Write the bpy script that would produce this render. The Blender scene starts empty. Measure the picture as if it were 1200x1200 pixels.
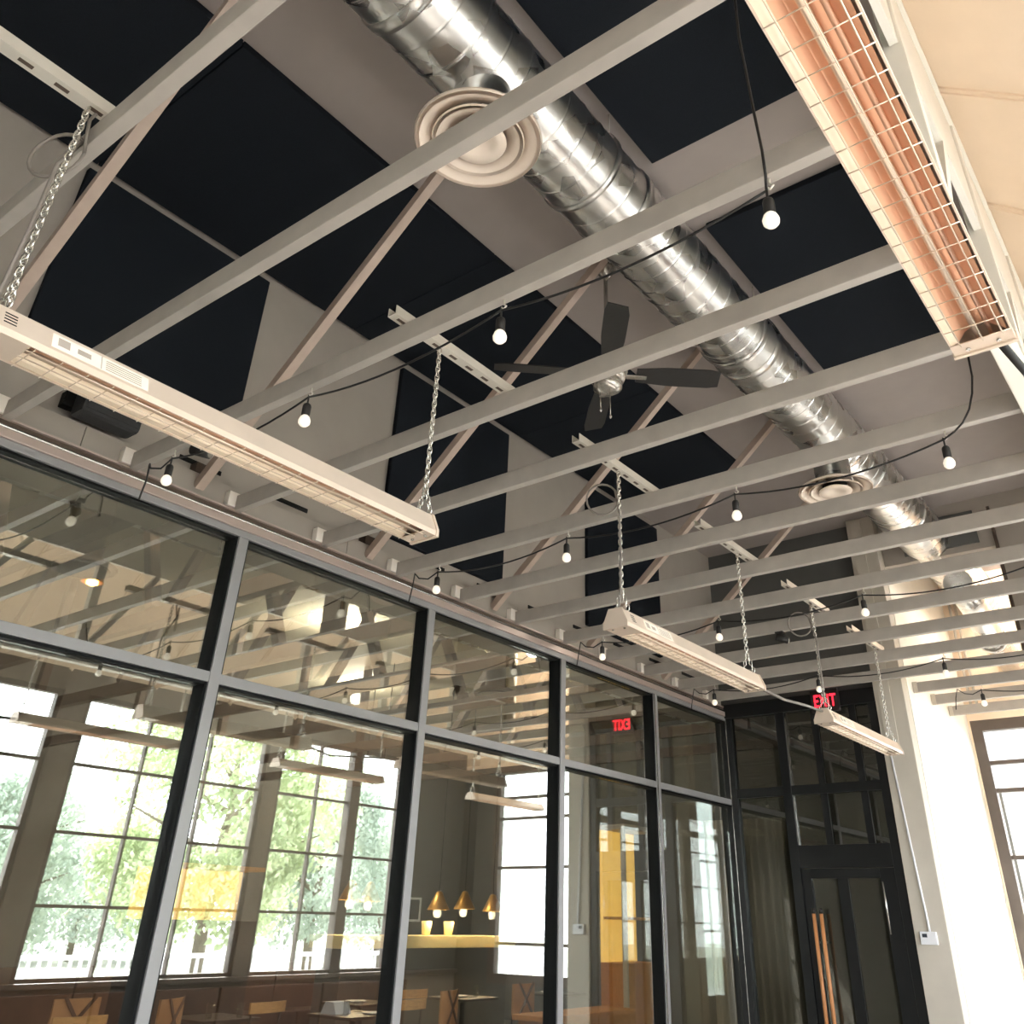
import bpy, bmesh, math, random
from mathutils import Vector, Matrix
random.seed(7)
SC = bpy.context.scene
COL = SC.collection
PI = math.pi
EYE = 1.65

# ------------------------------------------------------------------ camera
def basis(yaw, pitch, roll):
    f = Vector((-math.sin(yaw)*math.cos(pitch), math.cos(yaw)*math.cos(pitch), math.sin(pitch)))
    r = Vector((math.cos(yaw), math.sin(yaw), 0)); u = r.cross(f)
    cr, sr = math.cos(roll), math.sin(roll)
    return f, cr*r + sr*u, -sr*r + cr*u
FW, RT, UP = basis(0.647045549, 0.533851732, 0.0214374401)
cam = bpy.data.cameras.new('camera'); camo = bpy.data.objects.new('camera', cam); COL.objects.link(camo)
m = Matrix.Identity(4)
for i in range(3):
    m[i][0] = RT[i]; m[i][1] = UP[i]; m[i][2] = -FW[i]
m[2][3] = EYE
camo.matrix_world = m
cam.sensor_width = 36; cam.sensor_fit = 'HORIZONTAL'; cam.lens = 36*1015.65/1200
cam.shift_x = (600-643.076)/1200; cam.shift_y = (480.93-600)/1200
cam.clip_start = 0.05; cam.clip_end = 400
SC.camera = camo

# ------------------------------------------------------------------ world, sun, exposure
SC.view_settings.view_transform = 'Standard'
try: SC.view_settings.look = 'None'
except Exception: pass
SC.view_settings.gamma = 1.0
SC.view_settings.use_curve_mapping = False
SC.view_settings.exposure = 1.5
w = bpy.data.worlds.new('sky'); SC.world = w; w.use_nodes = True
bg = w.node_tree.nodes['Background']
bg.inputs[0].default_value = (0.93, 0.97, 1.0, 1); bg.inputs[1].default_value = 4.0
sun = bpy.data.lights.new('sun', 'SUN'); sun.energy = 20.0; sun.angle = 0.02; sun.color = (1.0, 0.98, 0.955)
suno = bpy.data.objects.new('sun', sun); COL.objects.link(suno)
suno.rotation_euler = Vector((-0.52, -0.20, -0.78)).to_track_quat('-Z', 'Y').to_euler()
def portal(name, c, sx, sy, d):
    l = bpy.data.lights.new(name, 'AREA'); l.shape = 'RECTANGLE'; l.size = sx; l.size_y = sy
    l.cycles.is_portal = True
    o = bpy.data.objects.new(name, l); COL.objects.link(o); o.location = c
    o.rotation_euler = Vector(d).to_track_quat('-Z', 'Y').to_euler()
portal('daylight_portal_side', (1.5, 3.2, 2.35), 12.6, 2.7, (-1, 0, 0))
portal('daylight_portal_end', (-0.75, 10.8, 2.35), 3.0, 2.7, (0, -1, 0))

# ------------------------------------------------------------------ materials
def lin(c): return tuple(((v/255)/12.92 if v/255 <= .04045 else ((v/255+.055)/1.055)**2.4) for v in c)
MATS = {}
def mat(name, col, rough=.6, metal=0, var=.06, scale=6, bump=.0, bscale=60, emit=None, estr=0, spec=.4, coat=0, stretch=None):
    if name in MATS: return MATS[name]
    M = bpy.data.materials.new(name); M.use_nodes = True; nt = M.node_tree; N = nt.nodes; L = nt.links
    b = N['Principled BSDF']; c = lin(col)
    b.inputs['Roughness'].default_value = rough; b.inputs['Metallic'].default_value = metal
    b.inputs['Specular IOR Level'].default_value = spec
    b.inputs['Coat Weight'].default_value = coat
    tc = N.new('ShaderNodeTexCoord'); mp = N.new('ShaderNodeMapping'); L.new(tc.outputs['Object'], mp.inputs[0])
    if stretch: mp.inputs['Scale'].default_value = stretch
    n = N.new('ShaderNodeTexNoise'); n.inputs['Scale'].default_value = scale; n.inputs['Detail'].default_value = 5
    L.new(mp.outputs[0], n.inputs[0])
    r = N.new('ShaderNodeValToRGB')
    r.color_ramp.elements[0].position = .3; r.color_ramp.elements[1].position = .7
    r.color_ramp.elements[0].color = tuple(v*(1-var) for v in c)+(1,)
    r.color_ramp.elements[1].color = tuple(min(1, v*(1+var)) for v in c)+(1,)
    L.new(n.outputs[0], r.inputs[0]); L.new(r.outputs[0], b.inputs['Base Color'])
    if bump:
        n2 = N.new('ShaderNodeTexNoise'); n2.inputs['Scale'].default_value = bscale; L.new(mp.outputs[0], n2.inputs[0])
        bp = N.new('ShaderNodeBump'); bp.inputs['Strength'].default_value = bump; bp.inputs['Distance'].default_value = .01
        L.new(n2.outputs[0], bp.inputs['Height']); L.new(bp.outputs[0], b.inputs['Normal'])
    if emit:
        b.inputs['Emission Color'].default_value = lin(emit)+(1,); b.inputs['Emission Strength'].default_value = estr
    MATS[name] = M; return M
def glass_mat(name, r0, tint, rough=0.0):
    M = bpy.data.materials.new(name); M.use_nodes = True; nt = M.node_tree; N = nt.nodes; L = nt.links
    N.remove(N['Principled BSDF']); out = N['Material Output']
    t = N.new('ShaderNodeBsdfTransparent'); t.inputs[0].default_value = lin(tint)+(1,)
    g = N.new('ShaderNodeBsdfGlossy'); g.inputs['Roughness'].default_value = rough
    g.inputs[0].default_value = (.93, .95, .92, 1)
    lw = N.new('ShaderNodeLayerWeight'); lw.inputs[0].default_value = .5
    pw = N.new('ShaderNodeMath'); pw.operation = 'POWER'; pw.inputs[1].default_value = 5; L.new(lw.outputs['Facing'], pw.inputs[0])
    mr = N.new('ShaderNodeMapRange'); mr.inputs[3].default_value = r0; mr.inputs[4].default_value = 1; L.new(pw.outputs[0], mr.inputs[0])   # Schlick reflectance
    mx = N.new('ShaderNodeMixShader'); L.new(mr.outputs[0], mx.inputs[0]); L.new(t.outputs[0], mx.inputs[1]); L.new(g.outputs[0], mx.inputs[2])
    L.new(mx.outputs[0], out.inputs[0]); MATS[name] = M; return M
def leaf_mat(name, c1, c2):
    M = bpy.data.materials.new(name); M.use_nodes = True; nt = M.node_tree; N = nt.nodes; L = nt.links
    N.remove(N['Principled BSDF']); out = N['Material Output']
    tc = N.new('ShaderNodeTexCoord'); n = N.new('ShaderNodeTexNoise'); n.inputs['Scale'].default_value = 1.1; L.new(tc.outputs['Object'], n.inputs[0])
    r = N.new('ShaderNodeValToRGB'); r.color_ramp.elements[0].position = .35; r.color_ramp.elements[1].position = .65
    r.color_ramp.elements[0].color = lin(c1)+(1,); r.color_ramp.elements[1].color = lin(c2)+(1,); L.new(n.outputs[0], r.inputs[0])
    d = N.new('ShaderNodeBsdfDiffuse'); t = N.new('ShaderNodeBsdfTranslucent'); mx = N.new('ShaderNodeMixShader'); mx.inputs[0].default_value = .4
    L.new(r.outputs[0], d.inputs[0]); L.new(r.outputs[0], t.inputs[0]); L.new(d.outputs[0], mx.inputs[1]); L.new(t.outputs[0], mx.inputs[2])
    L.new(mx.outputs[0], out.inputs[0]); MATS[name] = M; return M
def galv_mat(name):
    M = bpy.data.materials.new(name); M.use_nodes = True; nt = M.node_tree; N = nt.nodes; L = nt.links; b = N['Principled BSDF']
    b.inputs['Metallic'].default_value = 1.0
    tc = N.new('ShaderNodeTexCoord'); v = N.new('ShaderNodeTexVoronoi'); v.inputs['Scale'].default_value = 9; L.new(tc.outputs['Object'], v.inputs[0])
    r = N.new('ShaderNodeValToRGB'); r.color_ramp.elements[0].color = (.62, .62, .61, 1); r.color_ramp.elements[1].color = (.84, .83, .81, 1)
    L.new(v.outputs['Color'], r.inputs[0]); L.new(r.outputs[0], b.inputs['Base Color'])
    mr = N.new('ShaderNodeMapRange'); mr.inputs[3].default_value = .22; mr.inputs[4].default_value = .36; L.new(v.outputs['Color'], mr.inputs[0]); L.new(mr.outputs[0], b.inputs['Roughness'])
    n2 = N.new('ShaderNodeTexNoise'); n2.inputs['Scale'].default_value = 14; L.new(tc.outputs['Object'], n2.inputs[0])
    bp = N.new('ShaderNodeBump'); bp.inputs['Strength'].default_value = .10; bp.inputs['Distance'].default_value = .02; L.new(n2.outputs[0], bp.inputs['Height']); L.new(bp.outputs[0], b.inputs['Normal'])
    MATS[name] = M; return M

mat('ceiling_paint', (156, 147, 143), .8, var=.03, bump=.05, bscale=200)
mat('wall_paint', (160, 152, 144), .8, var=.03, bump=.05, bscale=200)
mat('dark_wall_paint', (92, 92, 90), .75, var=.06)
mat('inner_wall_paint', (112, 111, 108), .75, var=.05)
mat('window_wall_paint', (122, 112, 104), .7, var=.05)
mat('cream_paint', (242, 222, 200), .7, var=.02, bump=.05, bscale=120)
mat('white_paint', (240, 236, 226), .6, var=.02)
mat('column_paint', (196, 188, 176), .7, var=.04)
mat('joist_paint', (169, 162, 155), .5, var=.07, scale=9, spec=.5)
mat('brace_paint', (178, 160, 148), .55, var=.06, scale=12)
mat('felt_black', (30, 34, 40), .95, var=.2, scale=300, bump=.3, bscale=400, spec=.1)
mat('zinc_white', (214, 208, 198), .35, metal=.3, var=.06)
mat('bracket_white', (236, 228, 220), .5, var=.05)
mat('frame_grey', (140, 138, 139), .4, metal=.15, var=.04)
mat('frame_trim', (178, 160, 152), .3, metal=.3, var=.04)
mat('groove_brown', (84, 70, 60), .5, var=.1)
mat('gasket_black', (10, 11, 12), .6, var=.1, spec=.15)
mat('frame_black', (24, 25, 26), .4, metal=.2, var=.1)
mat('silver_edge', (190, 188, 184), .25, metal=.9, var=.04)
mat('window_frame', (96, 86, 80), .5, var=.1)
mat('heater_shell', (218, 200, 184), .4, metal=.3, var=.05)
mat('heater_reflector', (238, 188, 156), .35, metal=.4, var=.05)
mat('heater_cell', (255, 236, 214), .35, metal=.3, var=.04)  # paled so the light caught inside the heaters sits in the colour
mat('heater_wire', (226, 206, 186), .3, metal=.7, var=.04)
mat('element_rod', (206, 162, 136), .3, metal=.5, var=.1)
mat('sticker', (240, 228, 214), .6, var=.05)
mat('print_grey', (168, 156, 146), .7)
mat('slot_black', (10, 10, 10), .8)
mat('chain_metal', (224, 220, 212), .25, metal=.9, var=.1, scale=40)
mat('cable_black', (26, 24, 24), .5, var=.1)
mat('cable_grey', (120, 112, 106), .5, var=.1)
mat('socket_black', (34, 31, 30), .55, var=.1)
mat('bulb_frosted', (255, 246, 232), .25, emit=(255, 240, 220), estr=.2)
mat('diffuser_white', (244, 228, 214), .45, var=.02)
mat('fan_blade', (46, 45, 45), .4, var=.15, stretch=(3, 30, 3))
mat('fan_metal', (196, 192, 186), .25, metal=.8, var=.04)
mat('exit_housing', (40, 34, 33), .5)
mat('exit_red', (255, 40, 52), .5, emit=(255, 30, 46), estr=1.6)
mat('plastic_white', (232, 232, 236), .4, var=.02)
mat('screen_dark', (58, 62, 70), .3)
mat('wood_rod', (188, 128, 82), .45, var=.15, stretch=(30, 30, 3))
mat('wood_light', (206, 158, 104), .5, var=.18, scale=4, stretch=(3, 20, 20))
mat('wood_orange', (200, 138, 84), .5, var=.15, scale=4, stretch=(20, 3, 20))
mat('leather_brown', (84, 60, 49), .55, var=.12, scale=8)
mat('leather_tan', (192, 142, 100), .55, var=.12, scale=8)
mat('steel_dark', (60, 58, 56), .35, metal=.8)
mat('table_dark', (52, 46, 42), .4, var=.1)
mat('ceramic', (240, 240, 240), .3, var=.02)
mat('napkin', (206, 214, 228), .8, var=.04)
mat('floor_wood', (128, 121, 113), .5, var=.15, scale=3, stretch=(2, 16, 2))
mat('deck_grey', (128, 126, 122), .7, var=.1, scale=3)
mat('rail_white', (226, 226, 230), .6, var=.04)
mat('bark', (128, 116, 104), .9, var=.2, bump=.5)
mat('grass_ground', (116, 118, 108), .9, var=.2, scale=1)
mat('curtain_linen', (178, 170, 156), .9, var=.05, scale=40, stretch=(10, 10, 1))
mat('gold_shade', (222, 170, 92), .3, metal=.8, var=.1)
mat('warm_glow', (255, 200, 120), .4, emit=(255, 186, 96), estr=9)
mat('amber_glow', (236, 190, 110), .5, emit=(240, 190, 96), estr=.5)
mat('bar_top', (226, 214, 160), .4, var=.05)
mat('cup_paper', (222, 206, 150), .6)
mat('speaker_grey', (52, 53, 55), .7, var=.15, scale=120, bump=.2, bscale=300)
glass_mat('glass_coated', .33, (244, 247, 244))
glass_mat('glass_clear', .03, (252, 253, 253))
glass_mat('glass_dark', .10, (176, 180, 178))
glass_mat('drink_glass', .06, (244, 247, 248))
leaf_mat('leaves_bright', (166, 180, 142), (214, 222, 188))
leaf_mat('leaves_grey', (172, 184, 174), (206, 214, 204))
galv_mat('galvanised')
def M_(n): return MATS[n]

# ------------------------------------------------------------------ mesh helpers
ORG = {}
class MB:
    def __init__(s): s.bm = bmesh.new()
    def box(s, a, b, bev=0):
        lo = [min(a[i], b[i]) for i in range(3)]; hi = [max(a[i], b[i]) for i in range(3)]
        v = [s.bm.verts.new((x, y, z)) for x in (lo[0], hi[0]) for y in (lo[1], hi[1]) for z in (lo[2], hi[2])]
        fs = [s.bm.faces.new([v[i] for i in q]) for q in ((0, 1, 3, 2), (4, 6, 7, 5), (0, 4, 5, 1), (2, 3, 7, 6), (0, 2, 6, 4), (1, 5, 7, 3))]
        if bev:
            es = list({e for f in fs for e in f.edges})
            bmesh.ops.bevel(s.bm, geom=es, offset=bev, segments=2, profile=.6, affect='EDGES')
        return s
    def obox(s, p, q, w, h, up=(0, 0, 1)):            # bar from p to q with width w and height h
        p = Vector(p); q = Vector(q); d = (q-p).normalized(); a = d.cross(Vector(up))
        if a.length < 1e-5: a = d.cross(Vector((1, 0, 0)))
        a.normalize(); b = a.cross(d)
        vs = []
        for c in (p, q):
            for i, j in ((-1, -1), (1, -1), (1, 1), (-1, 1)): vs.append(s.bm.verts.new(c+a*i*w/2+b*j*h/2))
        for f in ((3, 2, 1, 0), (4, 5, 6, 7), (0, 1, 5, 4), (1, 2, 6, 5), (2, 3, 7, 6), (3, 0, 4, 7)): s.bm.faces.new([vs[i] for i in f])
        return s
    def tube(s, pts, r, seg=8, cap=True, smooth=True):
        pts = [Vector(p) for p in pts]; rings = []; prev = None
        for i, p in enumerate(pts):
            d = (pts[min(i+1, len(pts)-1)]-pts[max(i-1, 0)]).normalized()
            if prev is None:
                a = d.cross(Vector((0, 0, 1)))
                if a.length < 1e-3: a = d.cross(Vector((1, 0, 0)))
            else: a = prev - d*prev.dot(d)
            a.normalize(); prev = a; b = d.cross(a)
            rr = r[i] if isinstance(r, (list, tuple)) else r
            rings.append([s.bm.verts.new(p+(a*math.cos(2*PI*k/seg)+b*math.sin(2*PI*k/seg))*rr) for k in range(seg)])
        for i in range(len(rings)-1):
            for k in range(seg):
                f = s.bm.faces.new((rings[i][k], rings[i][(k+1) % seg], rings[i+1][(k+1) % seg], rings[i+1][k])); f.smooth = smooth
        if cap: s.bm.faces.new(rings[0][::-1]); s.bm.faces.new(rings[-1])
        return s
    def lathe(s, prof, o=(0, 0, 0), ax='Z', seg=32, smooth=True, capends=True):
        o = Vector(o); rings = []
        for r, h in prof:
            ring = []
            for k in range(seg):
                c, n = math.cos(2*PI*k/seg)*r, math.sin(2*PI*k/seg)*r
                v = {'Z': (c, n, h), 'Y': (n, h, c), 'X': (h, c, n)}[ax]
                ring.append(s.bm.verts.new(o+Vector(v)))
            rings.append(ring)
        for i in range(len(rings)-1):
            for k in range(seg):
                f = s.bm.faces.new((rings[i][k], rings[i][(k+1) % seg], rings[i+1][(k+1) % seg], rings[i+1][k])); f.smooth = smooth
        if capends:
            for ring in (rings[0][::-1], rings[-1]):
                s.bm.faces.new(ring)
        return s
    def prism(s, poly, axis, a, b):                    # polygon in the two other axes, extruded along axis
        def P(u, v, t):
            return {'X': (t, u, v), 'Y': (u, t, v), 'Z': (u, v, t)}[axis]
        A = [s.bm.verts.new(P(u, v, a)) for u, v in poly]; B = [s.bm.verts.new(P(u, v, b)) for u, v in poly]
        n = len(poly); s.bm.faces.new(A); s.bm.faces.new(B[::-1])
        for i in range(n): s.bm.faces.new((A[i], B[i], B[(i+1) % n], A[(i+1) % n]))
        return s
    def strip(s, poly, axis, a, b, smooth=False):      # open profile extruded
        def P(u, v, t):
            return {'X': (t, u, v), 'Y': (u, t, v), 'Z': (u, v, t)}[axis]
        A = [s.bm.verts.new(P(u, v, a)) for u, v in poly]; B = [s.bm.verts.new(P(u, v, b)) for u, v in poly]
        for i in range(len(poly)-1):
            f = s.bm.faces.new((A[i], B[i], B[i+1], A[i+1])); f.smooth = smooth
        return s
    def torus_link(s, c, ln, wd, r, rot):              # a chain link: stadium ring in a vertical plane
        pts = []
        for k in range(12):
            t = 2*PI*k/12; x = math.cos(t)*wd; z = math.sin(t)*wd+(ln if math.sin(t) > .01 else -ln if math.sin(t) < -.01 else 0)
            pts.append((math.cos(rot)*x+c[0], math.sin(rot)*x+c[1], z+c[2]))
        pts.append(pts[0]); s.tube(pts, r, 5, cap=False)
        return s
    def build(s, name, m, parent=None, fix=True):
        if fix: bmesh.ops.recalc_face_normals(s.bm, faces=s.bm.faces[:])
        o0 = Vector((0, 0, 0))
        if parent is not None: o0 = ORG.get(parent.name, Vector((0, 0, 0)))
        if o0.length: bmesh.ops.translate(s.bm, verts=s.bm.verts[:], vec=-o0)
        me = bpy.data.meshes.new(name); s.bm.to_mesh(me); s.bm.free()
        me.materials.append(M_(m))
        o = bpy.data.objects.new(name, me); COL.objects.link(o)
        if parent is not None: o.parent = parent; ORG[o.name] = o0
        return o
def tag(o, label, cat, group=None, kind=None):
    o['label'] = label; o['category'] = cat
    if group: o['group'] = group
    if kind: o['kind'] = kind
    return o
def thing(name, loc, label, cat, group=None, kind=None):
    o = bpy.data.objects.new(name, None); o.empty_display_size = .1; COL.objects.link(o); o.location = loc
    ORG[o.name] = Vector(loc)
    return tag(o, label, cat, group, kind)
def struct(name, mb, m, label, cat): return tag(mb.build(name, m), label, cat, kind='structure')
def dup(root, loc, rz, label):
    r = root.copy(); COL.objects.link(r); r.location = loc; r.rotation_euler = (0, 0, rz); r['label'] = label
    for ch in root.children:
        c = ch.copy(); COL.objects.link(c); c.parent = r
        for g in ch.children:
            d = g.copy(); COL.objects.link(d); d.parent = c
    return r
ORD = ['nearest', 'second', 'third', 'fourth', 'fifth', 'sixth', 'seventh', 'eighth', 'ninth', 'tenth', 'eleventh', 'twelfth', 'thirteenth', 'fourteenth', 'fifteenth', 'sixteenth', 'seventeenth', 'eighteenth']

# ------------------------------------------------------------------ dimensions (metres)
GX = -4.0            # face of the glass partition
WX = 1.3             # window wall
YB = -3.5            # wall behind the photographer
YE = 8.36            # end storefront
YF = 10.6            # far wall with the window
ZC = 5.22            # flat ceiling
ZT = 3.55            # underside of the joists
HX = -0.24           # header line where the slope starts
SL = 0.90            # fall of the slope
ZS = ZC - SL*(WX-HX)

# ------------------------------------------------------------------ the room
struct('floor', MB().box((-14.2, YB-.2, -.12), (WX, 16.4, 0)), 'floor_wood', 'timber floor of the dining hall', 'floor')
struct('ceiling', MB().box((-4.3, YB-.2, ZC), (HX, YF+.15, ZC+.12)), 'ceiling_paint', 'flat taupe painted ceiling high above the grey joists', 'ceiling')
struct('wall_left', MB().box((-4.3, YB, 3.42), (-4.1, YE+.22, ZC)), 'wall_paint', 'taupe upper wall above the glass partition', 'wall')
struct('wall_back', MB().box((-4.3, YB-.2, 0), (WX+.15, YB, ZC)), 'wall_paint', 'taupe wall behind the viewer', 'wall')
# sloped cream ceiling made of panels
slope = thing('ceiling_slope', (HX, 0, ZC), 'cream sloped ceiling of wide panels above the window side', 'ceiling', kind='structure')
yy = YB; k = 0
edges = [YB, -2.43, -1.46, -.49, .48, 1.45, 2.42, 3.40, 4.37, 5.34, 6.31, 7.28, 8.25, 9.22, YF+.15]
nrm = Vector((SL, 0, 1)).normalized()
for a, b in zip(edges[:-1], edges[1:]):
    mb = MB(); t = .03
    P0 = Vector((HX, 0, ZC)); P1 = Vector((WX+.15, 0, ZC-SL*(WX+.15-HX)))
    prof = [(P0.x, P0.z), (P1.x, P1.z), ((P1+nrm*t).x, (P1+nrm*t).z), ((P0+nrm*t).x, (P0+nrm*t).z)]
    mb.prism(prof, 'Y', a+.004, b-.004); mb.build('panel', 'cream_paint', slope)
    mb = MB()
    for w_, d_ in ((.035, .012), (.012, .022)):
        q0 = P0-nrm*d_; q1 = P1-nrm*d_
        mb.prism([(q0.x, q0.z), (q1.x, q1.z), (P1.x, P1.z), (P0.x, P0.z)], 'Y', b-w_, b+.004)
    mb.build('rib', 'cream_paint', slope)
mb = MB(); q0 = P0+nrm*.035; q1 = P1+nrm*.035; q2 = P1+nrm*.12; q3 = P0+nrm*.12
mb.prism([(q0.x, q0.z), (q1.x, q1.z), (q2.x, q2.z), (q3.x, q3.z)], 'Y', YB, YF+.15); mb.build('roof_deck', 'dark_wall_paint', slope)

# header between the flat ceiling and the slope: chord, posts, white boards above the openings
hdr = thing('trim_1', (HX, 0, 3.52), 'white header with posts and openings along the top of the slope', 'header', kind='structure')
MB().box((HX-.05, YB, 3.52), (HX+.03, YF, 3.66), .006).build('chord', 'white_paint', hdr)
MB().box((HX-.05, YB, ZC-.07), (HX+.03, YF, ZC)).build('top_plate', 'white_paint', hdr)
ps = [-2.43+1.215*i for i in range(11)]
for i, y in enumerate(ps):
    MB().box((HX-.045, y-.04, 3.66), (HX+.025, y+.04, ZC-.07), .004).build('post', 'white_paint', hdr)
    if i < len(ps)-1:
        MB().box((HX-.02, y+.045, 4.46), (HX+.012, y+1.17, ZC-.075)).build('board', 'white_paint', hdr)
        MB().obox((HX-.01, y+.05, 3.67), (HX-.01, y+.55, 4.45), .05, .05, (1, 0, 0)).build('brace', 'white_paint', hdr)

# right window wall -------------------------------------------------
SILL, HEAD = 1.07, 3.62
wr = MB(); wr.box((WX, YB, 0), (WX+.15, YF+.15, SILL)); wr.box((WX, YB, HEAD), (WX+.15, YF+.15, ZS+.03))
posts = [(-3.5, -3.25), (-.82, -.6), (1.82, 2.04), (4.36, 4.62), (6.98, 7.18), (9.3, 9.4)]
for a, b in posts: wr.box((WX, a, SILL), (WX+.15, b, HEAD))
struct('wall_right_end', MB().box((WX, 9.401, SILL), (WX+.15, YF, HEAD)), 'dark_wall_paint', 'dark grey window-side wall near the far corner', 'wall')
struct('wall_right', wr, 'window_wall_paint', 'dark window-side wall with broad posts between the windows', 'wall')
def window(n, x0, x1, y0, y1, z0, z1, axis, bars, rows, label, fm='window_frame', fw=.05):
    c = ((x0+x1)/2, (y0+y1)/2, z0)
    t = thing('window_%d' % n, c, label, 'window', kind='structure')
    if axis == 'Y':
        X0, X1 = x0, x1
        MB().box((X0, y0, z0), (X1, y1, z0+fw)).box((X0, y0, z1-fw), (X1, y1, z1)).box((X0, y0, z0+fw), (X1, y0+fw, z1-fw)).box((X0, y1-fw, z0+fw), (X1, y1, z1-fw)).build('frame', fm, t)
        for y in bars: MB().box((X0+.01, y-.011, z0+fw), (X1-.01, y+.011, z1-fw)).build('muntin', fm, t)
        for z in rows: MB().box((X0+.012, y0+fw, z-.014), (X1-.012, y1-fw, z+.014)).build('transom', fm, t)
        ys = [y0+fw]+list(bars)+[y1-fw]; zs = [z0+fw]+list(rows)+[z1-fw]; xm = (X0+X1)/2
        for a, b in zip(ys[:-1], ys[1:]):
            for e, f in zip(zs[:-1], zs[1:]): MB().box((xm-.003, a, e), (xm+.003, b, f)).build('pane', 'glass_clear', t)
    else:
        MB().box((x0, y0, z0), (x1, y1, z0+fw)).box((x0, y0, z1-fw), (x1, y1, z1)).box((x0, y0, z0+fw), (x0+fw, y1, z1-fw)).box((x1-fw, y0, z0+fw), (x1, y1, z1-fw)).build('frame', fm, t)
        for x in bars: MB().box((x-.02, y0+.01, z0+fw), (x+.02, y1-.01, z1-fw)).build('muntin', fm, t)
        for z in rows: MB().box((x0+fw, y0+.012, z-.018), (x1-fw, y1-.012, z+.018)).build('transom', fm, t)
        xs = [x0+fw]+list(bars)+[x1-fw]; zs = [z0+fw]+list(rows)+[z1-fw]; ym = (y0+y1)/2
        for a, b in zip(xs[:-1], xs[1:]):
            for e, f in zip(zs[:-1], zs[1:]): MB().box((a, ym-.003, e), (b, ym+.003, f)).build('pane', 'glass_clear', t)
    return t
rows = [1.70, 2.33, 2.95]
wl = ['window in the dark side wall behind the viewer', 'window in the dark side wall beside the viewer', 'side window mirrored at the left edge of the glass partition', 'wide side window filled with bright tree leaves', 'side window mirrored right of the leafy tree']
wn = 2
for i in range(5):
    a, b = posts[i][1], posts[i+1][0]
    if i == 4: bars = [7.83, 8.44]
    else: bars = [a+(b-a)/3, a+2*(b-a)/3]
    window(wn, WX+.02, WX+.1, a, b, SILL, HEAD, 'Y', bars, rows, wl[i]); wn += 1
# thicker post in the last window
MB().box((WX+.0, 8.36, SILL), (WX+.12, 8.52, HEAD)).build('post', 'window_frame', bpy.data.objects['wall_right'])
MB().box((WX-.06, YB, SILL-.03), (WX+.02, YF, SILL+.015), .006).build('sill', 'window_frame', bpy.data.objects['wall_right'])

# far wall with its window -----------------------------------------
fx0, fx1, fz0, fz1 = -2.19, .72, .95, 3.62
wf = MB(); wf.box((-2.48, YF, fz1), (WX+.15, YF+.15, ZC)); wf.box((-2.48, YF, 0), (fx0, YF+.15, fz1))
struct('wall_far', wf, 'cream_paint', 'cream far wall above the end window', 'wall')
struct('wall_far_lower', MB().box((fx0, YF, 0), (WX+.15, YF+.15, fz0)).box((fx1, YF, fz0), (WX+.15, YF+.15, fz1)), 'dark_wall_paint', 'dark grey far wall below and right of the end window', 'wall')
window(wn, fx0, fx1, YF+.0, YF+.1, fz0, fz1, 'X', [-1.2, -.25], [1.4, 2.3, 2.92, 3.19], 'dark framed end window at the right edge beyond the white wall', fw=.11); wn += 1
# white return wall and end column ---------------------------------
struct('wall_return', MB().box((-2.46, YE+.12, 0), (-2.21, YF, ZC)), 'white_paint', 'white daylit side wall between the column and the end window', 'wall')
colm = thing('column', (-2.345, YE, 0), 'pale grey square column right of the black storefront', 'column', kind='structure')
MB().box((-2.48, YE-.04, 0), (-2.215, YE+.12, ZC), .008).build('shaft', 'column_paint', colm)
MB().box((-2.44, YE-.055, 3.0), (-2.33, YE-.041, ZC-.02), .004).build('cover_strip', 'column_paint', colm)
# gable wall above the joists ---------------------------------------
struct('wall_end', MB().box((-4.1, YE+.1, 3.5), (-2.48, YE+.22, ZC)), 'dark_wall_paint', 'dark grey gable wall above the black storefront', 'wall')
struct('wall_header', MB().box((-1.2, YE+.1, 3.66), (HX-.06, YE+.22, ZC)).box((-2.21, YE+.1, 4.72), (-1.2, YE+.22, ZC)), 'wall_paint', 'taupe wall right of the duct opening above the far joists', 'wall')
mb = MB().box((-1.19, YE+.07, 3.75), (-1.165, YE+.099, 5.1)); mb.build('edge_trim', 'groove_brown', bpy.data.objects['wall_header'])
MB().box((-2.0, YE+.08, 4.78), (-1.32, YE+.099, 5.1)).build('infill_panel', 'dark_wall_paint', bpy.data.objects['wall_header'])

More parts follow.
